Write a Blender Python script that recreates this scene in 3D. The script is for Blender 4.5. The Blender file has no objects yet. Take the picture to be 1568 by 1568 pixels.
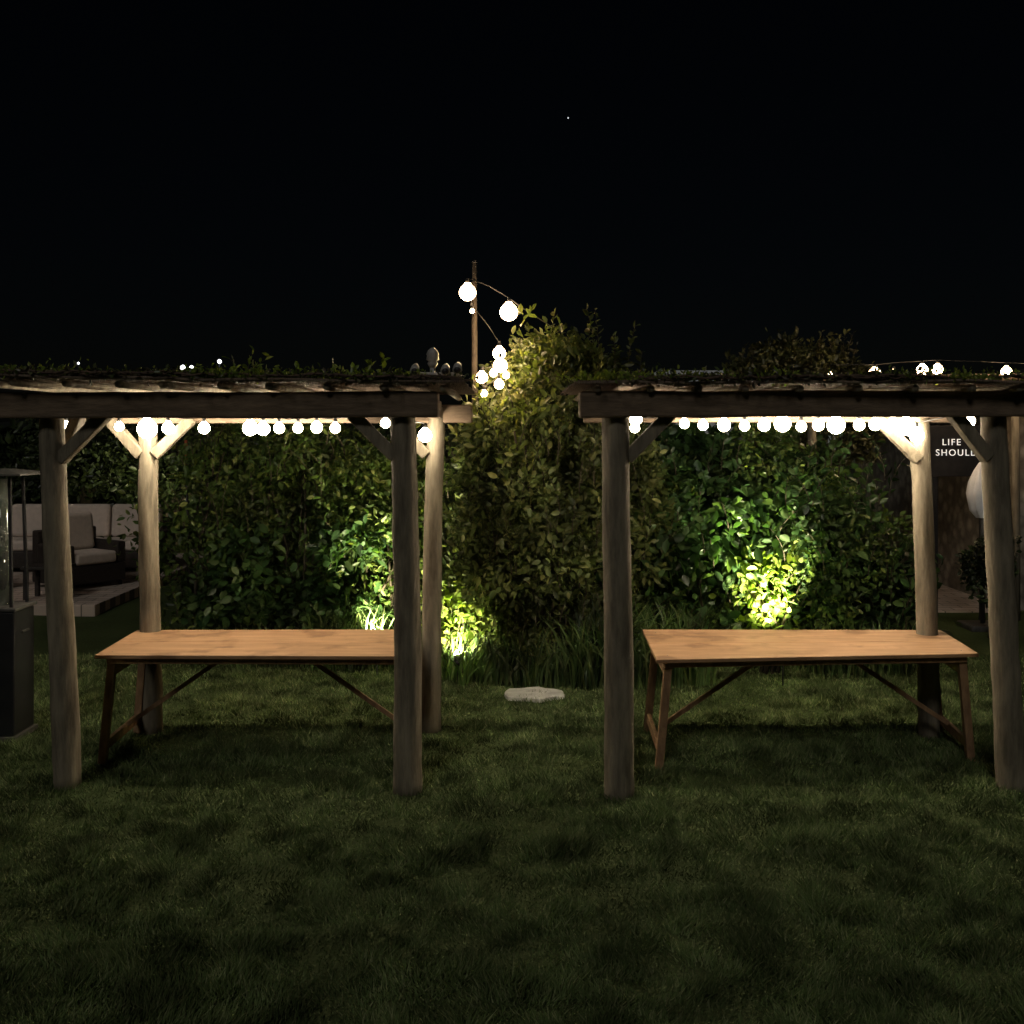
import bpy, math, random
import numpy as np
from mathutils import Vector, Matrix, Quaternion
random.seed(7); rng=np.random.default_rng(11)
S=bpy.context.scene
S.view_settings.view_transform='Standard'; S.view_settings.look='None'; S.view_settings.exposure=0
# ---------------- materials
def nt(m):
    m.use_nodes=True; t=m.node_tree; return t,t.nodes,t.links
def mat(name,c1,c2=None,scale=6,stretch=(1,1,1),rough=.8,bump=.3,detail=5,trans=0,fine=None,coord='Object',spec=.3):
    m=bpy.data.materials.new(name); t,N,L=nt(m); b=N['Principled BSDF']
    b.inputs['Roughness'].default_value=rough; b.inputs['Specular IOR Level'].default_value=spec
    c2=c2 or tuple(x*.6 for x in c1)
    tc=N.new('ShaderNodeTexCoord'); mp=N.new('ShaderNodeMapping'); mp.inputs['Scale'].default_value=stretch
    L.new(tc.outputs[coord],mp.inputs['Vector'])
    n=N.new('ShaderNodeTexNoise'); n.inputs['Scale'].default_value=scale; n.inputs['Detail'].default_value=detail; n.inputs['Roughness'].default_value=.65
    L.new(mp.outputs[0],n.inputs['Vector'])
    r=N.new('ShaderNodeValToRGB'); r.color_ramp.elements[0].position=.32; r.color_ramp.elements[1].position=.68
    r.color_ramp.elements[0].color=(*c2,1); r.color_ramp.elements[1].color=(*c1,1)
    L.new(n.outputs['Fac'],r.inputs['Fac']); L.new(r.outputs[0],b.inputs['Base Color'])
    if bump:
        bp=N.new('ShaderNodeBump'); bp.inputs['Strength'].default_value=bump; bp.inputs['Distance'].default_value=.02
        L.new(n.outputs['Fac'],bp.inputs['Height']); L.new(bp.outputs[0],b.inputs['Normal'])
    return m
def leafmat(name,ca,cb,cc,rough=.42,trans=.35,lo=.3,hi=1.6,k=1.0,spec=.35,sc_=2.6):
    ca,cb,cc=[tuple(q*k for q in c) for c in (ca,cb,cc)]
    m=bpy.data.materials.new(name); t,N,L=nt(m); b=N['Principled BSDF']
    g=N.new('ShaderNodeNewGeometry'); r=N.new('ShaderNodeValToRGB')
    e=r.color_ramp.elements; e[0].color=(*ca,1); e[1].color=(*cc,1); x=e.new(.6); x.color=(*cb,1)
    L.new(g.outputs['Random Per Island'],r.inputs['Fac'])
    tc=N.new('ShaderNodeTexCoord'); n=N.new('ShaderNodeTexNoise'); n.inputs['Scale'].default_value=sc_; n.inputs['Detail'].default_value=1
    L.new(tc.outputs['Object'],n.inputs['Vector'])
    mr=N.new('ShaderNodeMapRange'); mr.inputs['From Min'].default_value=.34; mr.inputs['From Max'].default_value=.66; mr.inputs['To Min'].default_value=lo; mr.inputs['To Max'].default_value=hi
    L.new(n.outputs['Fac'],mr.inputs[0])
    mx=N.new('ShaderNodeVectorMath'); mx.operation='SCALE'; L.new(r.outputs[0],mx.inputs[0]); L.new(mr.outputs[0],mx.inputs['Scale'])
    L.new(mx.outputs[0],b.inputs['Base Color']); b.inputs['Roughness'].default_value=rough; b.inputs['Specular IOR Level'].default_value=spec
    if trans:
        tr=N.new('ShaderNodeBsdfTranslucent'); sc=N.new('ShaderNodeVectorMath'); sc.operation='MULTIPLY'; sc.inputs[1].default_value=(1.7,1.9,.8)
        L.new(mx.outputs[0],sc.inputs[0]); L.new(sc.outputs[0],tr.inputs['Color'])
        ms=N.new('ShaderNodeMixShader'); ms.inputs[0].default_value=trans
        L.new(b.outputs[0],ms.inputs[1]); L.new(tr.outputs[0],ms.inputs[2]); L.new(ms.outputs[0],N['Material Output'].inputs['Surface'])
    return m
def emat(name,c,s):
    m=bpy.data.materials.new(name); t,N,L=nt(m); b=N['Principled BSDF']
    b.inputs['Base Color'].default_value=(.8,.8,.8,1)
    b.inputs['Emission Color'].default_value=(*c,1); b.inputs['Emission Strength'].default_value=s
    try: m.cycles.emission_sampling='NONE'
    except Exception: pass
    return m
M_post=mat('weathered_pole',(.24,.205,.15),(.08,.068,.05),5,(3,3,.5),.85,.6)
M_beam=mat('rough_sawn_beam',(.18,.13,.09),(.07,.05,.035),7,(.6,3,3),.85,.5)
M_table=mat('pine_ply',(.43,.262,.15),(.25,.145,.078),2.2,(1,7,7),.5,.1)
t,N,L=nt(M_table); b=N['Principled BSDF']; n=N.new('ShaderNodeTexNoise'); n.inputs['Scale'].default_value=5; n.inputs['Detail'].default_value=5
L.new(N['Texture Coordinate'].outputs['Object'],n.inputs['Vector']); r=N.new('ShaderNodeValToRGB'); r.color_ramp.elements[0].position=.33; r.color_ramp.elements[0].color=(.42,.36,.32,1); r.color_ramp.elements[1].position=.46; r.color_ramp.elements[1].color=(1,1,1,1)
L.new(n.outputs['Fac'],r.inputs[0]); mx=N.new('ShaderNodeMix'); mx.data_type='RGBA'; mx.blend_type='MULTIPLY'; mx.inputs[0].default_value=.7
L.new(N['Color Ramp'].outputs[0],mx.inputs[6]); L.new(r.outputs[0],mx.inputs[7]); L.new(mx.outputs[2],b.inputs['Base Color'])
M_leg=mat('old_pine_leg',(.28,.17,.09),(.14,.08,.045),8,(3,3,1),.7,.3)
M_reed=mat('reed_roof',(.20,.15,.11),(.08,.06,.05),30,(8,.5,1),.9,.6,detail=2)
M_bark=mat('bark',(.07,.055,.04),(.025,.02,.015),14,(2,2,.6),.9,.5,detail=2)
M_dark=mat('dark_metal',(.02,.02,.022),(.01,.01,.012),10,rough=.4,bump=.05)
M_steel=mat('brushed_steel',(.35,.34,.33),(.2,.2,.2),12,rough=.35,bump=.05)
M_lead=mat('dull_metal',(.07,.068,.065),(.03,.03,.03),12,rough=.5,bump=.1)
M_cable=mat('black_cable',(.02,.02,.02),rough=.6,bump=0)
M_ratt=mat('dark_rattan',(.035,.028,.025),(.015,.012,.01),40,rough=.6)
M_cush=mat('cushion_fabric',(.50,.43,.38),(.42,.36,.32),15,rough=.95,bump=.1)
M_cloth=mat('white_canvas',(.75,.77,.82),(.6,.63,.7),5,rough=.9,bump=.2)
M_stone=mat('pale_stone',(.5,.5,.47),(.3,.3,.28),9,rough=.9,bump=.5)
M_slate=mat('slate',(.02,.02,.02),(.01,.01,.01),12,rough=.9)
M_orange=mat('orange_paint',(.5,.12,.05),rough=.5,bump=0)
M_hill=mat('far_hill',(.012,.016,.010),(.006,.008,.006),.2,rough=1,bump=0)
M_twig=mat('dry_vine',(.12,.08,.055),(.05,.035,.03),20,rough=.9,detail=2)
COOL=(1,.84,.60); WARM=(1,.68,.38)
M_bulb=emat('lit_bulb',COOL,60)
M_bulbw=emat('lit_bulb_warm',WARM,30)
M_far=emat('far_lamp',(.95,.95,1),5)
M_star=emat('star',(.9,.95,1),1)
M_lens=emat('uplight_lens',(.95,1,.75),25)
M_text=emat('white_letters',(1,1,1),.5)
L_c=leafmat('leaf_bay',(.045,.06,.02),(.07,.088,.028),(.14,.14,.055),lo=.45,hi=1.5,k=1.15)
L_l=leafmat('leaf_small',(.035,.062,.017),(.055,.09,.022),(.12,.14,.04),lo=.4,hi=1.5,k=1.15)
L_r=leafmat('leaf_broad',(.022,.050,.018),(.034,.072,.024),(.07,.11,.04),rough=.35,lo=.35,hi=1.4,k=1.15)
L_y=leafmat('leaf_lightened',(.09,.14,.025),(.13,.18,.035),(.21,.24,.06),lo=.8,hi=1.2)  # green lightened to strengthen the uplight hotspots; also used on roof plants
L_b=leafmat('leaf_blade',(.04,.07,.025),(.06,.10,.035),(.12,.14,.06),trans=.25)
L_dk=leafmat('leaf_dark',(.02,.03,.012),(.03,.045,.016),(.045,.06,.02),trans=0)
L_m=leafmat('leaf_far_tree',(.03,.034,.014),(.045,.05,.018),(.07,.07,.025),trans=0)
L_g=leafmat('grass_blade',(.055,.082,.030),(.070,.100,.037),(.15,.165,.085),rough=.9,trans=0,lo=.55,hi=1.45,k=1.2,spec=.08,sc_=3.4)
M_twig_leaf=leafmat('vine_leaf',(.04,.033,.022),(.06,.055,.03),(.06,.09,.03),trans=0)
# ---------------- geometry helpers
def link(o,par=None):
    S.collection.objects.link(o)
    if par: o.parent=par
    return o
def group(name,loc=(0,0,0)):
    e=bpy.data.objects.new(name,None); e.empty_display_size=.2; S.collection.objects.link(e); return e
def mesh(name,V,F,m,par=None,smooth=False):
    me=bpy.data.meshes.new(name); me.from_pydata([tuple(v) for v in V],[],F); me.update()
    if smooth:
        for p in me.polygons: p.use_smooth=True
    me.materials.append(m); return link(bpy.data.objects.new(name,me),par)
def npmesh(name,V,nv,idx,fs,m,par=None):
    me=bpy.data.meshes.new(name); me.vertices.add(len(V)); me.vertices.foreach_set('co',V.astype(np.float32).ravel())
    nf=len(idx)//fs; me.loops.add(len(idx)); me.loops.foreach_set('vertex_index',idx.astype(np.int32))
    me.polygons.add(nf); me.polygons.foreach_set('loop_start',np.arange(0,nf*fs,fs,dtype=np.int32))
    me.update(calc_edges=True); me.validate(); me.materials.append(m)
    return link(bpy.data.objects.new(name,me),par)
def tubeVF(pts,rad,seg=12,jit=0):
    V=[];F=[];pts=[Vector(p) for p in pts]; n=len(pts)
    ref=Vector((0,1,0)) if abs((pts[-1]-pts[0]).normalized().y)<.9 else Vector((1,0,0))
    for i,p in enumerate(pts):
        d=(pts[min(i+1,n-1)]-pts[max(i-1,0)]).normalized()
        a=d.cross(ref).normalized(); b=d.cross(a)
        for k in range(seg):
            t=2*math.pi*k/seg; r=rad[i]*(1+random.uniform(-jit,jit))
            V.append(p+(a*math.cos(t)+b*math.sin(t))*r)
    for i in range(n-1):
        for k in range(seg):
            F.append((i*seg+k,i*seg+(k+1)%seg,(i+1)*seg+(k+1)%seg,(i+1)*seg+k))
    F.append(tuple(range(seg))[::-1]); F.append(tuple(range((n-1)*seg,n*seg)))
    return V,F
def tube(name,pts,rad,m,par=None,seg=12,jit=0):
    V,F=tubeVF(pts,rad,seg,jit); return mesh(name,V,F,m,par,True)
def multitube(name,lst,m,par=None,seg=6):
    V=[];F=[]
    for pts,rad in lst:
        v,f=tubeVF(pts,rad,seg); o=len(V); V+=v; F+=[tuple(i+o for i in q) for q in f]
    return mesh(name,V,F,m,par,True)
def beam(name,p0,p1,w,h,m,par=None,bev=.006,wob=0):
    p0=Vector(p0);p1=Vector(p1); d=(p1-p0); Ln=d.length; d.normalize()
    up=Vector((0,0,1)) if abs(d.z)<.95 else Vector((0,1,0))
    s=d.cross(up).normalized(); u=s.cross(d)
    V=[];F=[];K=8 if wob else 1
    for i in range(K+1):
        c=p0+d*Ln*i/K+(s*random.uniform(-wob,wob)+u*random.uniform(-wob,wob) if wob else Vector())
        for a,b in ((-1,-1),(1,-1),(1,1),(-1,1)): V.append(c+s*a*w/2+u*b*h/2)
    for i in range(K):
        for k in range(4): F.append((i*4+k,i*4+(k+1)%4,(i+1)*4+(k+1)%4,(i+1)*4+k))
    F.append((3,2,1,0));F.append((K*4,K*4+1,K*4+2,K*4+3))
    o=mesh(name,V,F,m,par)
    if bev:
        b=o.modifiers.new('b','BEVEL'); b.width=bev; b.segments=2; b.limit_method='ANGLE'
    return o
def box(name,lo,hi,m,par=None,bev=.01,seg=2,rot=0,piv=None):
    c=[(lo[i]+hi[i])/2 for i in range(3)]; e=[(hi[i]-lo[i])/2 for i in range(3)]
    V=[(x*e[0],y*e[1],z*e[2]) for x,y,z in [(-1,-1,-1),(1,-1,-1),(1,1,-1),(-1,1,-1),(-1,-1,1),(1,-1,1),(1,1,1),(-1,1,1)]]
    o=mesh(name,V,[(3,2,1,0),(4,5,6,7),(0,1,5,4),(1,2,6,5),(2,3,7,6),(3,0,4,7)],m,par)
    o.location=c
    if bev:
        b=o.modifiers.new('b','BEVEL'); b.width=bev; b.segments=seg
    return o
def ball(name,c,r,m,par=None,sx=1,sz=1,sub=2):
    import bmesh
    bm=bmesh.new(); bmesh.ops.create_icosphere(bm,subdivisions=sub,radius=r)
    for v in bm.verts: v.co=Vector((v.co.x*sx,v.co.y*sx,v.co.z*sz))
    me=bpy.data.meshes.new(name); bm.to_mesh(me); bm.free()
    for p in me.polygons: p.use_smooth=True
    me.materials.append(m); o=link(bpy.data.objects.new(name,me),par); o.location=c; return o
def bulb(name,c,r,m,par,rad=290,col=COOL):
    # glass globe with neck; its light comes from a spherical lamp the size of the glass
    pr=[(.34,1.12),(.42,.94),(.80,.58),(.97,.18),(.97,-.22),(.78,-.6),(.42,-.89)]; seg=14; V=[];F=[]
    for a,z in pr:
        for k in range(seg): t=2*math.pi*k/seg; V.append((a*r*math.cos(t),a*r*math.sin(t),z*r))
    for i in range(len(pr)-1):
        for k in range(seg): F.append((i*seg+(k+1)%seg,i*seg+k,(i+1)*seg+k,(i+1)*seg+(k+1)%seg))
    V.append((0,0,-r*.98)); q=len(V)-1; o0=(len(pr)-1)*seg
    for k in range(seg): F.append((o0+(k+1)%seg,o0+k,q))
    F.append(tuple(range(seg)))
    o=mesh(name,V,F,m,par,True); o.location=c
    l=bpy.data.lights.new(name+'_lamp','POINT'); l.shadow_soft_size=r*1.04; l.color=col; l.energy=rad*39.5*r*r
    q=link(bpy.data.objects.new(name+'_lamp',l),par); q.location=c
    return o
def nrm(a): return a/np.maximum(np.linalg.norm(a,axis=1,keepdims=True),1e-6)
def leaves(name,P,out,size,m,par,aspect=.55,up=.45,fold=.25,droop=0.):
    n=len(P); ax=nrm(rng.normal(size=(n,3))+out*.9+np.array([0,0,-droop]))
    N=rng.normal(size=(n,3))*.7+out*.6+np.array([0,0,up]); N=nrm(N-ax*np.sum(N*ax,1,keepdims=True)); sd=np.cross(ax,N)
    L=(size*rng.uniform(.5,1.3,n))[:,None]; W=L*aspect
    v=[P, P+ax*L*.3+sd*W*.42+N*L*fold*.3, P+ax*L*.68+sd*W*.40+N*L*fold*.28, P+ax*L-N*L*.08, P+ax*L*.68-sd*W*.40+N*L*fold*.28, P+ax*L*.3-sd*W*.42+N*L*fold*.3]
    V=np.stack(v,1).reshape(-1,3); b=np.arange(n)[:,None]*6
    idx=(b+np.array([[0,1,2,3,0,3,4,5]])).ravel()
    return npmesh(name,V,6,idx,4,m,par)
def blob_points(blobs,nclump,k,cr,zmin=.03):
    vol=np.array([b[1][0]*b[1][2]+b[1][1]*b[1][2] for b in blobs]); vol/=vol.sum()
    ci=rng.choice(len(blobs),nclump,p=vol)
    C=np.array([b[0] for b in blobs])[ci]; R=np.array([b[1] for b in blobs])[ci]
    D=nrm(rng.normal(size=(nclump,3))); rr=rng.uniform(.4,1.0,nclump)**.6*(1+.18*np.sin(D[:,0]*7+D[:,2]*5+C[:,0]*3))
    cc=C+D*R*rr[:,None]
    s=rng.uniform(.4,1.5,nclump)
    P=np.repeat(cc,k,0)+nrm(rng.normal(size=(nclump*k,3)))*(rng.uniform(0,1,nclump*k)**.5*cr*np.repeat(s,k))[:,None]
    O=nrm(nrm(P-np.repeat(cc,k,0))*.6+np.repeat(D,k,0))
    ok=P[:,2]>zmin; return P[ok],O[ok]
def shoots(base_pts,hmin,hmax,nl,ls,m,par,name,lean=.18,r=.006):
    tl=[];P=[];O=[]
    for b in base_pts:
        h=random.uniform(hmin,hmax); l=(random.uniform(-lean,lean),random.uniform(-lean,lean)); pts=[]
        for i in range(6):
            t=i/5; pts.append((b[0]+l[0]*t*t*h,b[1]+l[1]*t*t*h,b[2]+h*t))
        tl.append((pts,[r*(1-.8*i/5) for i in range(6)]))
        for j in range(nl):
            t=(j+.5)/nl; a=j*2.4; P.append((b[0]+l[0]*t*t*h,b[1]+l[1]*t*t*h,b[2]+h*t)); O.append((math.cos(a),math.sin(a),.9))
    multitube(name+'_stems',tl,M_bark,par,5)
    leaves(name+'_leaves',np.array(P),np.array(O)*2,ls,m,par)
def blades(name,cx,cy,rx,ry,n,h0,h1,w,m,par,zb=0):
    th=rng.uniform(0,2*np.pi,n); rr=np.sqrt(rng.uniform(0,1,n)); bx=cx+np.cos(th)*rx*rr; by=cy+np.sin(th)*ry*rr
    h=rng.uniform(h0,h1,n); a=rng.uniform(0,2*np.pi,n); le=h*rng.uniform(.15,.75,n); fa=rng.uniform(0,np.pi,n)
    V=[]
    for t,ww in ((0,.8),(.4,1),(.75,.7),(1,.05)):
        px=bx+np.cos(a)*le*t**2; py=by+np.sin(a)*le*t**2; pz=zb+h*(t-.25*t**3*(le/h)*1.6)
        for s in (-1,1): V.append(np.stack([px+np.cos(fa)*w*ww*s/2,py+np.sin(fa)*w*ww*s/2,pz],1))
    V=np.stack(V,1).reshape(-1,3); b=np.arange(n)[:,None]*8
    idx=(b+np.array([[0,1,3,2,2,3,5,4,4,5,7,6]])).ravel()
    return npmesh(name,V,8,idx,4,m,par)
G=rng.uniform(0,1,(256,256))
def vn(x,y,s):
    x=x*s+57.3;y=y*s+91.7; xi=np.floor(x).astype(int);yi=np.floor(y).astype(int);fx=x-xi;fy=y-yi
    fx=fx*fx*(3-2*fx);fy=fy*fy*(3-2*fy); g=lambda a,b:G[a%256,b%256]
    return (g(xi,yi)*(1-fx)+g(xi+1,yi)*fx)*(1-fy)+(g(xi,yi+1)*(1-fx)+g(xi+1,yi+1)*fx)*fy
# ---------------- ground
def ground():
    xs=np.concatenate([-np.geomspace(400,9,14),np.linspace(-8,8,81),np.geomspace(9,400,14)])
    ys=np.concatenate([-np.geomspace(400,3,10),np.linspace(-2,16,91),np.geomspace(17,600,16)])
    X,Y=np.meshgrid(xs,ys); near=(np.abs(X)<9)&(Y>-2)&(Y<17)
    Z=np.where(near,(vn(X,Y,1.3)-.5)*.03-.005,-.01)
    V=np.stack([X,Y,Z],2).reshape(-1,3); nx=len(xs); F=[]
    for j in range(len(ys)-1):
        for i in range(nx-1): a=j*nx+i; F+= [a,a+1,a+nx+1,a+nx]
    m=bpy.data.materials.new('lawn_ground'); t,N,L=nt(m); b=N['Principled BSDF']; b.inputs['Roughness'].default_value=.95; b.inputs['Specular IOR Level'].default_value=.1
    tc=N.new('ShaderNodeTexCoord'); n1=N.new('ShaderNodeTexNoise'); n1.inputs['Scale'].default_value=1.6; n1.inputs['Detail'].default_value=4
    n2=N.new('ShaderNodeTexNoise'); n2.inputs['Scale'].default_value=45; n2.inputs['Detail'].default_value=3
    for n in (n1,n2): L.new(tc.outputs['Object'],n.inputs['Vector'])
    r=N.new('ShaderNodeValToRGB'); r.color_ramp.elements[0].color=(.024,.037,.012,1); r.color_ramp.elements[1].color=(.05,.068,.025,1)
    r.color_ramp.elements[0].position=.35;r.color_ramp.elements[1].position=.65
    mx=N.new('ShaderNodeMix'); mx.inputs[0].default_value=.5; L.new(n1.outputs[0],mx.inputs[2]); L.new(n2.outputs[0],mx.inputs[3]); L.new(mx.outputs[0],r.inputs[0]); L.new(r.outputs[0],b.inputs['Base Color'])
    bp=N.new('ShaderNodeBump'); bp.inputs['Strength'].default_value=.5; bp.inputs['Distance'].default_value=.02; L.new(n2.outputs[0],bp.inputs['Height']); L.new(bp.outputs[0],b.inputs['Normal'])
    npmesh('lawn',V,4,np.array(F),4,m)
ground()
def grass():
    n=430000; d=3.4+rng.uniform(0,1,n)**1.2*6.4; x=rng.uniform(-1,1,n)*(d*.5+.3)
    f=vn(x,d,3.1)*.35+vn(x,d,8)*.65
    keep=rng.uniform(0,1,n)<(.45+1.0*np.clip(f-.2,0,1)); d=d[keep];x=x[keep];f=f[keep];n=len(d)
    h=(.012+.044*f*f*1.6)*rng.uniform(.6,1.5,n); a0=vn(x,d,4.7)*14; a=a0+rng.normal(size=n)*1.1; le=h*rng.uniform(.2,1.2,n)
    w=rng.uniform(.0019,.0036,n)*(1+d*.08); fa=rng.uniform(0,np.pi,n); z0=(vn(x,d,1.3)-.5)*.03-.008
    B=np.stack([x,d,z0],1); s=np.stack([np.cos(fa)*w,np.sin(fa)*w,0*w],1)
    T=B+np.stack([np.cos(a)*le,np.sin(a)*le,h],1)
    V=np.stack([B-s,B+s,T],1).reshape(-1,3)
    npmesh('grass',V,3,np.arange(n*3),3,L_g)
grass()
# ---------------- pergolas
def pergola(posts,fbeam,bbeam,roof,bulbs,braces):
    g=group('pergola')
    for i,(b,t,r) in enumerate(posts):
        b=Vector(b);t=Vector(t); K=22; pts=[];rad=[]
        ph=random.uniform(0,6)
        for k in range(K+1):
            u=k/K; p=b.lerp(t,u); p.x+=.007*math.sin(u*5+ph)+random.uniform(-.002,.002); p.y+=.006*math.cos(u*4+ph); pts.append(p); rad.append(r*(1.08-.14*u)*(1+random.uniform(-.03,.03)))
        tube(f'post_{i+1}',pts,rad,M_post,g,20,.015)
    beam('front_beam',fbeam[0],fbeam[1],.10,.15,M_beam,g,.014,.005)
    beam('back_beam',bbeam[0],bbeam[1],.10,.13,M_beam,g,.012,.003)
    for nm,a,b in (('side_beam_left',posts[0][1],posts[2][1]),('side_beam_right',posts[1][1],posts[3][1])):
        a=Vector(a);b=Vector(b); beam(nm,(a.x,a.y+.055,2.262),(b.x,b.y-.055,2.252),.09,.12,M_beam,g,.01,.003)
    for i,(a,b) in enumerate(braces): beam(f'knee_brace_{i+1}',a,b,.07,.075,M_post,g,.008)
    x0,x1,y0,y1,zl,zr=roof
    zf=lambda x:(zl+(zr-zl)*(x-x0)/(x1-x0))
    x=x0+.12
    rl=[]
    while x<x1-.05:
        rl.append(([(x,y0+.03,zf(x)-.035),(x+.01,(y0+y1)/2,zf(x)-.03),(x,y1-.03,zf(x)-.035)],[.021,.024,.02])); x+=random.uniform(.24,.34)
    multitube('rafters',rl,M_post,g,8)
    rl=[]; y=y0
    while y<y1:
        pts=[(x0+(x1-x0)*i/10+random.uniform(-.01,.01),y+random.uniform(-.006,.006),zf(x0+(x1-x0)*i/10)+.006*math.sin(i*2.1)+random.uniform(-.004,.004)) for i in range(11)]
        rl.append((pts,[.009]*11)); y+=.021
    multitube('reed_mat',rl,M_reed,g,5)
    rl=[];P=[]
    for i in range(80):
        x=random.uniform(x0,x1-.3); y=random.choice([y0+random.uniform(-.02,.15),random.uniform(y0,y1)]); pts=[]
        for j in range(7):
            pts.append((x,y,zf(min(x,x1))+.014+random.uniform(0,.025))); P.append(pts[-1]); x+=random.uniform(.03,.1); y+=random.uniform(-.04,.04)
        rl.append((pts,[.006]*7))
    multitube('vine_stems',rl,M_twig,g,5)
    P=np.array(P); P=np.repeat(P,3,0)+rng.normal(size=(len(P)*3,3))*np.array([.03,.03,.012])
    leaves('vine_leaves',P,rng.normal(size=P.shape)*.5,.034,M_twig_leaf,g)
    Q=[]
    for i in range(26):
        cx=random.uniform(x0+.1,x1-.1); cy=y0+random.uniform(0,.25); rr=random.uniform(.05,.15); n=80
        q=rng.normal(size=(n,3))*np.array([rr,rr*.6,.022]); q[:,2]=np.abs(q[:,2]); Q.append(q+np.array([cx,cy,zf(cx)+.012]))
    Q=np.concatenate(Q); leaves('moss',Q,np.tile([0,0,1.],(len(Q),1)),.03,L_y,g,.6)
    s=group('festoon_lights')
    for i,(p,r) in enumerate(bulbs):
        bulb(f'bulb_{i+1}',p,r*1.05,M_bulb,s,640)
        tube(f'holder_{i+1}',[(p[0],p[1],p[2]+r*1.2),(p[0],p[1],p[2]+r*1.2+.03)],[.014,.012],M_cable,s,8)
    bb=sorted([b for b in bulbs],key=lambda q:q[0][0]); cl=[]
    for a,b in zip(bb[:-1],bb[1:]):
        a1=Vector(a[0])+Vector((0,0,a[1]*1.2+.03)); b1=Vector(b[0])+Vector((0,0,b[1]*1.2+.03)); m=(a1+b1)/2-Vector((0,0,.012))
        cl.append(([a1,m,b1],[.004]*3))
    multitube('cable',cl,M_cable,s,5)
bulA=[((x*7.18/6.98,7.18+random.uniform(-.03,.03),z),r) for x,z,r in [(-2.62,2.13,.03),(-2.43,2.115,.064),(-2.30,2.12,.04),(-2.05,2.12,.038),(-1.75,2.12,.05),(-1.66,2.115,.044),(-1.55,2.12,.036),(-1.43,2.12,.033),(-1.30,2.125,.038),(-1.18,2.12,.034)]]
bulA+=[((-2.83,6.62,2.125),.034),((-.80,6.6,2.15),.03),((-.60,7.20,2.07),.045)]
pergola([((-2.65,6.22,-.05),(-2.71,6.16,2.27),.075),((-.605,6.09,-.05),(-.63,6.09,2.27),.078),((-2.53,7.33,-.05),(-2.55,7.33,2.27),.068),((-.58,7.38,-.05),(-.535,7.38,2.27),.066)],
 ((-3.0,6.06,2.25),(-.42,6.0,2.25)),((-2.85,7.36,2.22),(-.28,7.40,2.22)),(-3.2,-.28,5.88,7.75,2.415,2.375),bulA,
 [((-2.66,6.15,1.93),(-2.37,6.12,2.21)),((-.68,6.08,1.95),(-.93,6.06,2.20)),((-2.50,7.3,1.93),(-2.24,7.32,2.19)),((-2.59,7.3,1.93),(-2.83,7.32,2.19)),((-.60,7.34,1.93),(-.84,7.34,2.18)),((-2.69,6.22,1.93),(-2.69,6.5,2.2))])
bulB=[((x*7.12/6.98,7.12+random.uniform(-.03,.03),z),r) for x,z,r in [(1.15,2.15,.032),(1.28,2.14,.034),(1.42,2.14,.042),(1.56,2.135,.034),(1.68,2.14,.04),(1.80,2.15,.054),(1.94,2.13,.034),(2.05,2.14,.038),(2.17,2.14,.058),(2.31,2.14,.036),(2.42,2.145,.04),(2.55,2.14,.045),(2.64,2.13,.058),(2.70,2.07,.047)]]
bulB+=[((.77,6.5,2.175),.038),((.80,6.8,2.12),.03),((2.95,6.75,2.165),.04)]
pergola([((.613,6.02,-.05),(.60,6.02,2.27),.082),((2.91,6.1,-.05),(2.82,6.12,2.27),.076),((.735,7.3,-.05),(.72,7.3,2.27),.066),((2.88,7.2,-.05),(2.815,7.22,2.27),.068)],
 ((.38,5.93,2.25),(3.25,6.03,2.26)),((.5,7.31,2.225),(3.15,7.24,2.225)),(.36,3.5,5.83,7.7,2.372,2.378),bulB,
 [((.66,6.02,1.94),(.92,6.0,2.21)),((2.77,6.08,1.94),(2.55,6.05,2.21)),((2.79,7.17,1.9),(2.5,7.19,2.2))])
v=group('climbing_vine')
shoots([(-1.62,6.3,2.38),(-1.5,6.0,2.38),(-1.55,6.1,2.38),(-1.25,6.0,2.38),(-.95,5.95,2.38),(-.85,6.0,2.38),(-.9,6.0,2.38),(-.75,6.0,2.38),(-1.58,6.05,2.38)],.07,.22,10,.048,L_y,v,'tendril',.9,.004)
shoots([(.9,6.0,2.36),(1.1,5.95,2.36),(1.0,6.0,2.36)],.05,.12,8,.045,L_y,v,'tendril_b',.9,.004)
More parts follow.
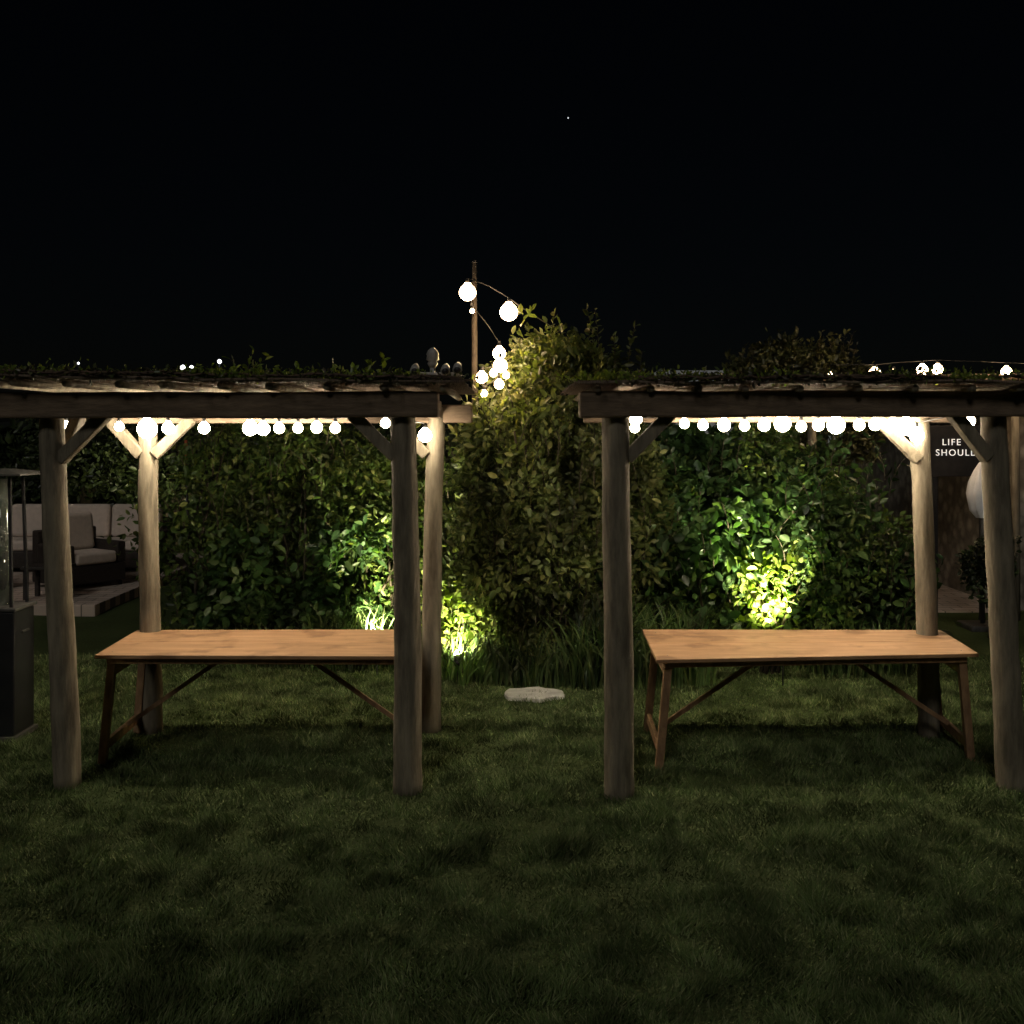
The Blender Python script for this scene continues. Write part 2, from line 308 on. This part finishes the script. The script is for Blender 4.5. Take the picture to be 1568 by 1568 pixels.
# ---------------- folding tables
def table(fl,fr,bl,br,z):
    g=group('folding_table'); th=.024
    fl,fr,bl,br=[Vector((*p,0)) for p in (fl,fr,bl,br)]
    Q=lambda u,w,zz:(fl.lerp(fr,u).lerp(bl.lerp(br,u),w))+Vector((0,0,zz))
    for nm,w0,w1 in (('top_board_front',0,.497),('top_board_back',.503,1)):
        V=[Q(u,w,zz) for zz in (z-th,z) for u,w in ((0,w0),(1,w0),(1,w1),(0,w1))]
        o=mesh(nm,V,[(3,2,1,0),(4,5,6,7),(0,1,5,4),(1,2,6,5),(2,3,7,6),(3,0,4,7)],M_table,g)
        b=o.modifiers.new('b','BEVEL'); b.width=.004; b.segments=2
    zt=z-th-.002
    for nm,w in (('batten_front',.07),('batten_back',.93)): beam(nm,Q(.03,w,zt-.02),Q(.97,w,zt-.02),.025,.038,M_leg,g,.003)
    for nm,u,uf in (('left',.04,.012),('right',.96,.985)):
        ft,fb=Q(u,.11,zt-.045),Q(uf,.09,0); bt,bb=Q(u,.89,zt-.045),Q(uf,.91,0)
        beam(f'leg_front_{nm}',ft,fb,.05,.045,M_leg,g,.004); beam(f'leg_back_{nm}',bt,bb,.05,.045,M_leg,g,.004)
        beam(f'top_rail_{nm}',ft.lerp(bt,.035)+Vector((0,0,-.045)),ft.lerp(bt,.965)+Vector((0,0,-.045)),.028,.07,M_leg,g,.004)
        beam(f'foot_rail_{nm}',ft.lerp(fb,.83).lerp(bt.lerp(bb,.83),.035),ft.lerp(fb,.83).lerp(bt.lerp(bb,.83),.965),.028,.06,M_leg,g,.004)
        uc=.40 if nm=='left' else .60
        um=.035 if nm=='left' else .965
        beam(f'brace_{nm}',Q(uc,.5,zt-.02),Q(um,.5,.15),.022,.03,M_leg,g,.003)
        beam(f'hinge_bar_{nm}',Q(uc,.08,zt-.03),Q(uc,.92,zt-.03),.03,.03,M_leg,g,.003)
    for u in (.04,.96):
        for w in (.12,.88): ball('bolt',Q(u,w,z+.0005),.006,M_steel,g,1,.3,1)
table((-2.61,6.53),(-.60,6.50),(-2.64,7.36),(-.70,7.38),.70)
table((.885,6.40),(2.94,6.58),(.92,7.38),(3.02,7.36),.70)
# ---------------- shrubs
def rblobs(n,xf,yf,top,r0,r1):
    out=[]
    for i in range(n):
        x=random.uniform(*xf); t=top(x); r=random.uniform(r0,r1); z=random.uniform(.1,max(.2,t-r)); out.append(((x,random.uniform(*yf),z),(r*random.uniform(.8,1.3),r,r*random.uniform(.7,1.2))))
    return out
def stems(g,x0,x1,y,h,n):
    tr=[]
    for i in range(n):
        x=random.uniform(x0,x1); yy=y+random.uniform(-.25,.25); tr.append(([(x,yy,-.03),(x+random.uniform(-.15,.15),yy,h*.5),(x+random.uniform(-.3,.3),yy,h)],[.022,.015,.005]))
    multitube('branches',tr,M_bark,g,6)
g=group('tall_shrub')
bl=[((.40,9.3,1.0),(.62,.55,.75)),((.45,9.3,2.0),(.55,.45,.6)),((.42,9.3,1.5),(.7,.5,.6)),((.55,9.3,2.4),(.4,.35,.35))]
def cone(z):
    return np.interp(z,[0,.4,1.2,2.0,2.5,2.9],[.45,.72,.92,.8,.58,.15])
for i in range(54):
    z=random.uniform(.2,2.75); w=float(cone(z)); r=random.uniform(.16,.32); a=random.uniform(0,6.28)
    bl.append(((.42+(w-r*.5)*math.cos(a),9.25+(w-r*.5)*.75*math.sin(a),z),(r,r,r*random.uniform(.8,1.4))))
P,O=blob_points(bl,1800,18,.12); leaves('foliage',P,O,.078,L_c,g)
bp=[(random.uniform(-.05,1.0),9.15+random.uniform(-.35,.35),random.uniform(2.1,2.55)) for _ in range(40)]+[(.66,9.1,2.70),(.76,9.1,2.66),(.72,9.1,2.72),(.58,9.15,2.64),(1.0,9.1,2.5),(.90,9.1,2.6),(.25,9.1,2.55),(.32,9.1,2.62),(.28,9.1,2.65),(.47,9.1,2.6),(1.1,9.1,2.3)]
shoots(bp,.25,.55,24,.062,L_c,g,'shoot',.2)
sh=[]
for _ in range(180):
    z=random.uniform(.2,2.3); w=float(cone(z)); a=random.uniform(3.3,6.1); sh.append((.42+w*.95*math.cos(a),9.25+w*.8*math.sin(a),z))
shoots(sh,.22,.5,16,.07,L_c,g,'front_shoot',.5)
tr=[]
for i in range(9):
    a=random.uniform(0,6.3); x,y=.4+.15*math.cos(a),9.2+.15*math.sin(a); tr.append(([(x,y,-.03),(x+.2*math.cos(a),y+.2*math.sin(a),.9),(x+.45*math.cos(a),y+.3*math.sin(a),2.1)],[.035,.024,.008]))
multitube('trunks',tr,M_bark,g,7)
g=group('leafy_shrub')
topL=lambda x:2.25+.2*math.sin(x*2.3+.6)+.12*math.sin(x*6)
bl=rblobs(56,(-3.25,-.4),(9.8,10.9),topL,.2,.46)+[((-2.5,10.7,1.0),(.6,.35,.9)),((-1.2,10.7,1.1),(.7,.35,.9)),((-1.8,10.7,1.3),(.6,.35,.8))]
P,O=blob_points(bl,1700,16,.17); leaves('foliage',P,O,.078,L_l,g); stems(g,-3.1,-1.6,10.3,1.9,18)
bl=rblobs(14,(-2.9,-1.0),(9.5,9.8),lambda x:1.3,.14,.3)
P,O=blob_points(bl,300,10,.12); leaves('foliage_broad',P,O,.10,L_r,g,.65)
shoots([(random.uniform(-3.3,-.5),9.6+random.uniform(0,.7),random.uniform(.4,2.0)) for _ in range(120)],.25,.65,15,.068,L_l,g,'shoot',.9)
g=group('ornamental_grass')
blades('blades',-1.3,9.25,.5,.22,300,.3,.75,.014,L_b,g); blades('blades_b',-.5,9.1,.3,.2,120,.2,.6,.016,L_b,g); blades('blades_c',-2.2,9.35,.7,.2,260,.2,.5,.014,L_b,g)
g=group('ornamental_grass')
blades('blades',.35,8.75,.95,.26,620,.2,.55,.02,L_b,g); blades('blades_b',1.1,8.72,.6,.25,420,.3,.85,.022,L_b,g); blades('blades_c',.7,8.6,.25,.15,120,.45,.85,.024,L_b,g)
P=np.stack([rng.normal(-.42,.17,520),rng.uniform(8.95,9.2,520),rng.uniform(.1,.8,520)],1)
g=group('flowering_perennial'); leaves('foliage',P,rng.normal(size=P.shape)*.3+np.array([0,0,.4]),.095,L_y,g,.65); stems(g,-.65,-.15,9.15,.55,6)  # leaf colour lightened so the uplight hotspot looks stronger
shoots([(random.uniform(-.75,-.1),9.1+random.uniform(-.1,.2),.02) for _ in range(22)],.4,.95,11,.06,L_y,g,'stalk',.5)
g=group('flowering_perennial')
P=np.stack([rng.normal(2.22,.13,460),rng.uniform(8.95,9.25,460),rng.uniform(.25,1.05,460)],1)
leaves('foliage',P,rng.normal(size=P.shape)*.3+np.array([0,0,.4]),.09,L_y,g,.65); stems(g,2.1,2.4,9.25,.8,5)  # paler leaves here add to the uplight glow by colour
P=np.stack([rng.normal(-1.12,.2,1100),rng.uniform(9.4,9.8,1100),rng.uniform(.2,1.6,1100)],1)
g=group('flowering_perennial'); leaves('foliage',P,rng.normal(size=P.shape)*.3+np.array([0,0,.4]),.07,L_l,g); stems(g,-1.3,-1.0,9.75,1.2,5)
g=group('broadleaf_shrub')
topR=lambda x:(2.3-.08*abs(x-2)+.15*math.sin(x*4)) if x<3.1 else 1.5
bl=rblobs(50,(.95,3.5),(9.25,10.2),topR,.2,.44)+[((1.6,10,1.0),(.7,.3,.9)),((2.7,10,1.0),(.8,.3,.9)),((2.1,10.1,1.5),(.9,.3,.7))]
P,O=blob_points(bl,1500,11,.2); leaves('foliage',P,O,.11,L_r,g,.72,.7,.18,.6); stems(g,1,3.3,9.8,1.8,20)
bl=rblobs(20,(1.3,3.5),(9.2,9.7),topR,.15,.3)
P,O=blob_points(bl,600,14,.13); leaves('foliage_young',P,O,.06,L_l,g)
shoots([(random.uniform(1.1,3.3),9.0+random.uniform(0,.4),random.uniform(.1,1.8)) for _ in range(82)]+[(random.uniform(3.3,3.8),9.2,random.uniform(.1,.8)) for _ in range(14)],.2,.55,10,.09,L_r,g,'shoot',.8)
g=group('fern_clump'); blades('fronds',2.95,9.0,.5,.2,220,.25,.6,.02,L_b,g)
def far_tree(name,cx,cy,h,w,n=400,leaf=.12,m=L_dk):
    g=group(name); tube('trunk',[(cx,cy,-.05),(cx+.05,cy,h*.35),(cx,cy,h*.8)],[w*.09,w*.06,w*.02],M_bark,g,8)
    tl=[]
    for i in range(10):
        a=i*.7; z=h*(.3+.04*i); tl.append(([(cx,cy,z),(cx+math.cos(a)*w*.4,cy+math.sin(a)*w*.4,z+h*.2)],[w*.025,w*.008]))
    multitube('limbs',tl,M_bark,g,6)
    bl=[((cx+random.uniform(-.5,.5)*w,cy+random.uniform(-.3,.3)*w,h*random.uniform(.45,.8)),(w*random.uniform(.3,.5),w*.4,h*random.uniform(.14,.22))) for _ in range(8)]
    P,O=blob_points(bl,n,12,w*.13); leaves('foliage',P,O,leaf,m,g)
    shoots([(cx+random.uniform(-.7,.7)*w,cy-.1,h*.85) for _ in range(12)],h*.06,h*.13,12,leaf*.8,m,g,'shoot')
g=group('garden_tree')
bl=[((3.42+dx,12.6,z),(r,.5,r*.7)) for dx,z,r in ((-.5,2.75,.35),(-.15,2.9,.4),(.25,2.85,.42),(.55,2.7,.35),(0,2.4,.7),(-.3,2.0,.6),(.4,2.0,.6))]
P,O=blob_points(bl,900,16,.12); leaves('foliage',P,O,.08,L_m,g); tube('trunk',[(3.4,12.6,-.05),(3.45,12.6,1.2),(3.4,12.6,2.6)],[.09,.07,.02],M_bark,g,8)
shoots([(3.42+random.uniform(-.75,.75),12.4,2.85) for _ in range(30)],.15,.45,14,.07,L_m,g,'shoot')
far_tree('garden_tree',1.7,14,3.0,1.0)
far_tree('garden_tree',-3.6,17,2.3,1.6)
far_tree('garden_tree',-6.2,19,2.4,2.0)
far_tree('garden_tree',-8.6,21,2.6,2.0)
far_tree('garden_tree',-.9,14.5,2.3,1.2)
far_tree('small_tree',4.85,10.6,1.1,.36,160,.06,L_dk)
P=np.stack([rng.uniform(-26,26,12000),30+rng.normal(size=12000)*.8,rng.uniform(0,1,12000)**.8*2.3],1); P[:,2]*=.75+.45*vn(P[:,0],P[:,0]*0,.35)
leaves('distant_trees',P,rng.normal(size=P.shape),.42,L_dk,None)
V=[];F=[]
for i in range(61):
    x=-300+i*10; h=3+4*G[i,3]+3*math.sin(i*.25); V+=[(x,330,-1),(x,345,max(h,2)),(x,420,-1)]
for i in range(60): F+=[(i*3,i*3+3,i*3+4,i*3+1),(i*3+1,i*3+4,i*3+5,i*3+2)]
mesh('hills',V,F,M_hill,None,True)
# ---------------- festoon pole & bulbs
g=group('festoon_pole')
tube('pole',[(-.335,9.45,-.05),(-.335,9.45,1.8),(-.34,9.45,3.62)],[.035,.03,.022],M_bark,g,12)
tube('cap',[(-.34,9.45,3.62),(-.34,9.45,3.65)],[.03,.012],M_dark,g,12)
B=[(-.385,9.05,3.30,.074),(-.028,9.05,3.13,.078),(-.11,9.0,2.77,.056),(-.10,8.95,2.66,.062),(-.26,9.0,2.56,.052),(-.11,8.95,2.50,.042),(-.24,9.0,2.42,.032),(-.345,9.05,3.14,.02),(-.16,9.0,2.60,.034),(-.05,9.0,2.58,.03)]
s=group('festoon_lights'); cl=[]
for i,(x,y,z,r) in enumerate(B):
    bulb(f'bulb_{i+1}',(x,y,z),r,M_bulbw,s,520,WARM); tube(f'holder_{i+1}',[(x,y,z+r*1.12),(x,y,z+r*1.12+.04)],[.016,.013],M_cable,s,8)
cab=[(-.34,9.43,3.46),(-.2,9.15,3.37),(-.028,9.05,3.255),(.10,9.05,3.16),(.25,9.1,3.07),(.45,9.15,2.95)]
cl.append((cab,[.005]*len(cab))); cl.append(([(-.34,9.43,3.46),(-.385,9.05,3.42),(-.345,9.05,3.19),(-.2,9.02,3.0),(-.11,9.0,2.86),(-.10,8.96,2.76),(-.16,9.0,2.66),(-.26,9.0,2.64),(-.24,9.0,2.48),(-.11,8.95,2.56)],[.004]*10))
multitube('cable',cl,M_lead,s,5)
# ---------------- spotlight bracket above the left pergola
g=group('spotlight_cluster'); cx,cy,dz0=-.60,7.9,.06
tube('mast',[(cx,cy,0),(cx,cy,2.52+dz0)],[.022,.02],M_steel,g,10)
beam('crossbar',(cx-.15,cy,2.47+dz0),(cx+.22,cy,2.47+dz0),.03,.03,M_steel,g,.004)
tube('head_housing',[(cx,cy,2.52+dz0+q) for q in (0,.03,.05,.06,.09,.10,.13,.15)],[.022,.04,.03,.05,.042,.048,.035,.012],M_steel,g,14)
for i,(dx,dz) in enumerate(((-.13,.02),(.10,.02),(.19,.03))):
    tube(f'spot_{i+1}',[(cx+dx,cy+.05,2.47+dz0+dz+.05),(cx+dx,cy-.01,2.47+dz0+dz+.03),(cx+dx,cy-.07,2.47+dz0+dz)],[.018,.03,.036],M_steel,g,14)
    ball(f'spot_glass_{i+1}',(cx+dx,cy-.066,2.47+dz0+dz),.028,M_dark,g,1,1,2)
for i,dz in enumerate((-.05,-.09)): beam(f'bracket_{i+1}',(cx-.06,cy,2.47+dz0+dz),(cx+.08,cy,2.47+dz0+dz),.05,.015,M_lead,g,.002)
# ---------------- garden uplights
def uplight(x,y,tx,ty,tz,W,ang=95,z=.16,col=(1,.93,.52)):
    g=group('garden_spotlight'); p=Vector((x,y,z)); d=(Vector((tx,ty,tz))-p).normalized()
    tube('spike',[(x,y,-.03),(x,y,z-.03)],[.006,.008],M_dark,g,6)
    tube('housing',[p-d*.07,p-d*.03,p+d*.02],[.02,.035,.04],M_dark,g,14)
    tube('lens',[p+d*.0205,p+d*.0225],[.034,.034],M_lens,g,14)
    l=bpy.data.lights.new('lamp','SPOT'); l.energy=W; l.spot_size=math.radians(ang); l.spot_blend=.6; l.shadow_soft_size=.03; l.color=col
    o=link(bpy.data.objects.new('lamp',l),g); o.location=p+d*.04; o.rotation_euler=d.to_track_quat('-Z','Y').to_euler()
uplight(2.24,8.64,2.22,9.1,.78,720,72,z=.34)
uplight(-.45,8.68,-.42,9.1,.42,850,90,z=.2)
uplight(-1.15,8.9,-1.12,9.6,1.05,650,80,z=.25)
uplight(-6.2,16.5,-6.0,18.5,1.2,200)
# ---------------- stepping stone
V=[];F=[];n=18
for k,(s,z) in enumerate(((1.0,-.01),(1.0,.018),(.93,.028))):
    for i in range(n):
        a=2*math.pi*i/n; r=s*(1+.1*math.sin(i*1.9)+.06*math.sin(i*3.7)); V.append((.17+.24*r*math.cos(a),8.3+.17*r*math.sin(a),z))
for k in range(2):
    for i in range(n): F.append((k*n+i,k*n+(i+1)%n,(k+1)*n+(i+1)%n,(k+1)*n+i))
F.append(tuple(range(2*n,3*n))); mesh('stepping_stone',V,F,M_stone)
# ---------------- patio heater at left
g=group('patio_heater'); X,Y=-3.51,7.2
box('base',(X-.15,Y-.15,.04),(X+.15,Y+.15,.88),M_dark,g,.01)
box('plinth',(X-.17,Y-.17,0),(X+.17,Y+.17,.038),M_lead,g,.006)
box('base_rim',(X-.165,Y-.165,.882),(X+.165,Y+.165,.905),M_lead,g,.005)
for i,(a,b) in enumerate(((-1,-1),(1,-1),(1,1),(-1,1))): beam(f'corner_post_{i+1}',(X+a*.115,Y+b*.115,.905),(X+a*.095,Y+b*.095,1.78),.02,.02,M_dark,g,.002)
M_glass=bpy.data.materials.new('tube_glass'); t,N,L=nt(M_glass); N['Principled BSDF'].inputs['Transmission Weight'].default_value=.9; N['Principled BSDF'].inputs['Roughness'].default_value=.05; N['Principled BSDF'].inputs['Base Color'].default_value=(.5,.55,.5,1)
tube('glass_tube',[(X,Y,.906),(X,Y,1.775)],[.06,.06],M_glass,g,20)
V=[(X+a*.22,Y+b*.22,1.80) for a,b in ((-1,-1),(1,-1),(1,1),(-1,1))]+[(X+a*.22,Y+b*.22,1.812) for a,b in ((-1,-1),(1,-1),(1,1),(-1,1))]+[(X+a*.06,Y+b*.06,1.84) for a,b in ((-1,-1),(1,-1),(1,1),(-1,1))]
F=[(3,2,1,0),(8,9,10,11)]+[(k*4+i,k*4+(i+1)%4,(k+1)*4+(i+1)%4,(k+1)*4+i) for k in (0,1) for i in range(4)]
mesh('reflector_cap',V,F,M_lead,g)
box('handle',(X+.152,Y-.05,.72),(X+.165,Y+.05,.735),M_lead,g,.002)
# ---------------- patio with lounge furniture
mp=mat('sandstone_paving',(.42,.34,.29),(.30,.24,.20),3,rough=.85)
t,N,L=nt(mp); b=N['Principled BSDF']; br=N.new('ShaderNodeTexBrick'); br.inputs['Scale'].default_value=1.6; br.inputs['Mortar Size'].default_value=.012; br.inputs['Color1'].default_value=(.44,.36,.31,1); br.inputs['Color2'].default_value=(.33,.27,.23,1); br.inputs['Mortar'].default_value=(.1,.09,.08,1)
L.new(N['Texture Coordinate'].outputs['Object'],br.inputs['Vector']); L.new(br.outputs[0],b.inputs['Base Color'])
box('patio',(-11,11.9,-.1),(-4.75,17.5,.12),mp,None,.01)
PZ=.12
def sofa(name,x0,x1,y0,y1,z,n,face=-1):
    g=group(name)
    box('base',(x0,y0,z+.06),(x1,y1,z+.30),M_ratt,g,.02)
    for i,x in enumerate((x0+.05,x1-.05)):
        for j,y in enumerate((y0+.05,y1-.05)): tube(f'foot_{i}{j}',[(x,y,z),(x,y,z+.062)],[.02,.02],M_dark,g,8)
    box('back_frame',(x0,y1-.12,z+.302),(x1,y1,z+.72),M_ratt,g,.02)
    box('arm_left',(x0,y0,z+.302),(x0+.12,y1-.122,z+.56),M_ratt,g,.02); box('arm_right',(x1-.12,y0,z+.302),(x1,y1-.122,z+.56),M_ratt,g,.02)
    w=(x1-x0-.26)/n
    for i in range(n):
        a=x0+.13+i*w
        box(f'seat_cushion_{i+1}',(a+.004,y0-.02,z+.304),(a+w-.004,y1-.26,z+.45),M_cush,g,.04,4)
        o=box(f'back_cushion_{i+1}',(a+.01,y1-.30,z+.44),(a+w-.01,y1-.13,z+.92),M_cush,g,.055,4); o.rotation_euler=(-.12,0,0)
    return g
sofa('garden_sofa',-7.4,-4.95,14.6,15.4,PZ,3)
a=sofa('garden_armchair',-.42,.42,-.38,.38,0,1); a.location=(-5.55,13.4,PZ); a.rotation_euler=(0,0,math.radians(55))
a=sofa('garden_armchair',-.42,.42,-.38,.38,0,1); a.location=(-6.9,12.9,PZ); a.rotation_euler=(0,0,math.radians(150))
g=group('coffee_table'); box('top',(-5.75,12.2,.47),(-5.25,12.6,.51),M_ratt,g,.01)
for i,(x,y) in enumerate(((-5.70,12.25),(-5.3,12.25),(-5.3,12.55),(-5.70,12.55))): beam(f'leg_{i+1}',(x,y,PZ),(x,y,.468),.05,.05,M_ratt,g,.004)
g=group('patio_lantern'); tube('pole',[(-7.1,12.2,PZ),(-7.1,12.2,2.35)],[.03,.025],M_dark,g,10); tube('arm',[(-7.1,12.2,2.35),(-6.85,12.2,2.37)],[.012,.012],M_dark,g,8)
bulb('globe',(-6.85,12.2,2.24),.09,emat('lantern_globe',(1,.8,.65),30),g,180,(1,.8,.65))
g=group('garden_marker_pole'); tube('pole',[(-4.34,14,0),(-4.36,14,1.6)],[.02,.02],M_dark,g,8); tube('painted_top',[(-4.36,14,1.6),(-4.37,14,1.98)],[.024,.02],M_orange,g,8)
# ---------------- stone house right
ms=mat('rubble_stone',(.38,.34,.28),(.2,.18,.15),6,rough=.95,bump=.6)
t,N,L=nt(ms); b=N['Principled BSDF']; vo=N.new('ShaderNodeTexVoronoi'); vo.inputs['Scale'].default_value=6; L.new(N['Texture Coordinate'].outputs['Object'],vo.inputs['Vector'])
mxx=N.new('ShaderNodeMix'); mxx.data_type='RGBA'; mxx.blend_type='MULTIPLY'; mxx.inputs[0].default_value=.7
L.new(N['Color Ramp'].outputs[0],mxx.inputs[6]); rr=N.new('ShaderNodeValToRGB'); rr.color_ramp.elements[0].color=(1,1,1,1); rr.color_ramp.elements[1].color=(.25,.22,.2,1); rr.color_ramp.elements[0].position=.25; rr.color_ramp.elements[1].position=.6
L.new(vo.outputs['Distance'],rr.inputs[0]); L.new(rr.outputs[0],mxx.inputs[7]); L.new(mxx.outputs[2],b.inputs['Base Color'])
g=group('stone_house')
box('walls',(5.9,12.3,-.1),(12,18,2.4),ms,g,.03)
V=[(5.75,12.05,2.41),(12.2,12.05,2.41),(12.2,18.3,2.41),(5.75,18.3,2.41),(7.6,15.15,3.05),(10.4,15.15,3.05)]
mesh('roof',V,[(0,1,5,4),(2,3,4,5),(0,4,3),(1,2,5),(3,2,1,0)],M_slate,g)
box('door_frame',(6.9,12.25,0),(7.9,12.297,2.1),M_steel,g,.004); box('door',(6.98,12.2,.02),(7.82,12.248,2.03),M_leg,g,.004)
box('window_frame',(8.6,12.25,.9),(9.8,12.297,1.9),M_cloth,g,.004); box('window_glass',(8.68,12.2,.98),(9.72,12.248,1.82),M_dark,g,.002)
# sign
g=group('lettered_sign'); box('board',(4.60,11.5,1.60),(5.28,11.53,2.16),M_dark,g,.004)
for i,x in enumerate((4.68,5.2)): beam(f'post_{i+1}',(x,11.56,-.03),(x,11.56,2.1),.05,.05,M_dark,g,.004)
for i,(tx,z,x) in enumerate((('LIFE',1.945,4.73),('SHOULD',1.83,4.66))):
    c=bpy.data.curves.new('lettering','FONT'); c.body=tx; c.size=.1; c.extrude=.003; c.space_character=1.25
    c.materials.append(M_text); o=link(bpy.data.objects.new(f'lettering_{i+1}',c),g); o.location=(x,11.494,z); o.rotation_euler=(math.pi/2,0,0)
# closed parasol
g=group('closed_parasol'); px,py=5.0,11.1; tube('pole',[(px,py,0),(px,py,1.8)],[.025,.025],M_lead,g,10)
V=[];F=[];zs=[1.18,1.26,1.44,1.56,1.68,1.77];rs=[.06,.12,.15,.13,.08,.03];n=24
for z,r in zip(zs,rs):
    for i in range(n): a=2*math.pi*i/n; q=r*(1+.18*math.cos(i*math.pi/1.5)); V.append((px+q*math.cos(a),py+q*math.sin(a),z))
for k in range(5):
    for i in range(n): F.append((k*n+i,k*n+(i+1)%n,(k+1)*n+(i+1)%n,(k+1)*n+i))
F.append(tuple(range(5*n,6*n))); mesh('canopy',V,F,M_cloth,g,True); box('foot',(px-.2,py-.2,-.01),(px+.2,py+.2,.06),M_lead,g,.02)
box('path',(4.5,12.1,-.1),(5.85,14.5,.012),mp,None,.004)
s=group('festoon_lights'); cl=[]; PB=[(3.35,11,2.70),(3.82,11,2.70),(4.02,11,2.72),(4.32,11,2.74),(4.48,11,2.75),(5.30,11.2,2.735),(5.75,11.6,2.75)]
for i,p in enumerate(PB):
    r=(.02,.066,.03,.06,.055,.055,.036)[i]
    bulb(f'bulb_{i+1}',p,r,M_bulbw,s,420,WARM); tube(f'holder_{i+1}',[(p[0],p[1],p[2]+r*1.12),(p[0],p[1],p[2]+r*1.12+.03)],[.016,.013],M_cable,s,8)
multitube('cable',[([(p[0],p[1],p[2]+.10) for p in PB]+[(6.1,12.25,2.6)],[.005]*8)],M_cable,s,5)
g=group('timber_canopy'); beam('fascia',(3.2,11.3,2.62),(5.7,11.6,2.66),.06,.09,M_beam,g,.004)
for i,(x,y) in enumerate(((3.25,11.32),(5.6,11.62))): tube(f'post_{i+1}',[(x,y,-.03),(x,y,2.6)],[.05,.045],M_post,g,12)
beam('fascia_back',(3.3,13.3,2.62),(5.7,13.6,2.66),.06,.09,M_beam,g,.004)
V=[(3.9,11.2,2.68),(5.75,11.5,2.72),(5.75,13.7,2.80),(4.3,13.4,2.76)]; V+= [(x,y,z+.02) for x,y,z in V]
mesh('roof_sheet',V,[(3,2,1,0),(4,5,6,7),(0,1,5,4),(1,2,6,5),(2,3,7,6),(3,0,4,7)],M_reed,g)
g=group('white_shed'); box('walls',(2.7,20,-.1),(6.2,23,2.95),M_cloth,g,.02)
V=[(2.5,19.8,2.96),(6.4,19.8,2.96),(6.4,23.2,2.96),(2.5,23.2,2.96),(3.0,21.5,3.35),(5.9,21.5,3.35)]
mesh('roof',V,[(0,1,5,4),(2,3,4,5),(0,4,3),(1,2,5),(3,2,1,0)],M_cloth,g)
box('door',(4,19.95,0),(4.9,19.997,2),M_leg,g,.004)
for i,(x,z,r) in enumerate(((-18.9,5.75,.16),(-18.4,5.75,.13),(-16.8,6.1,.13),(-24.9,6.0,.07))):
    g=group('distant_lamp'); tube('pole',[(x,60,0),(x,60,z-r)],[.06,.05],M_dark,g,6); ball('lamp_head',(x,60,z),r,M_far,g,sub=1)
ball('star',(21.5,400,122),.3,M_star,sub=1)
# ---------------- world, added fill sun, camera
w=bpy.data.worlds.new('World'); S.world=w; w.use_nodes=True; N=w.node_tree.nodes; L=w.node_tree.links; bg=N['Background']
sk=N.new('ShaderNodeTexSky'); sk.sky_type='NISHITA'; sk.sun_disc=False; sk.sun_elevation=math.radians(38); sk.sun_rotation=math.radians(195)
L.new(sk.outputs[0],bg.inputs[0]); bg.inputs[1].default_value=.00028
l=bpy.data.lights.new('fill_sun','SUN'); l.energy=.42; l.angle=math.radians(12); l.color=(1,.96,.86)  # added fill from behind the camera, brightens lawn and post fronts
o=link(bpy.data.objects.new('fill_sun',l)); o.rotation_euler=(math.radians(52),0,math.radians(-15))
c=bpy.data.cameras.new('camera'); c.sensor_width=36; c.lens=36.73; c.shift_y=-.079; c.clip_end=2000; c.clip_start=.05
o=link(bpy.data.objects.new('camera',c)); o.location=(0,0,2.1); o.rotation_euler=(math.pi/2,0,0); S.camera=o
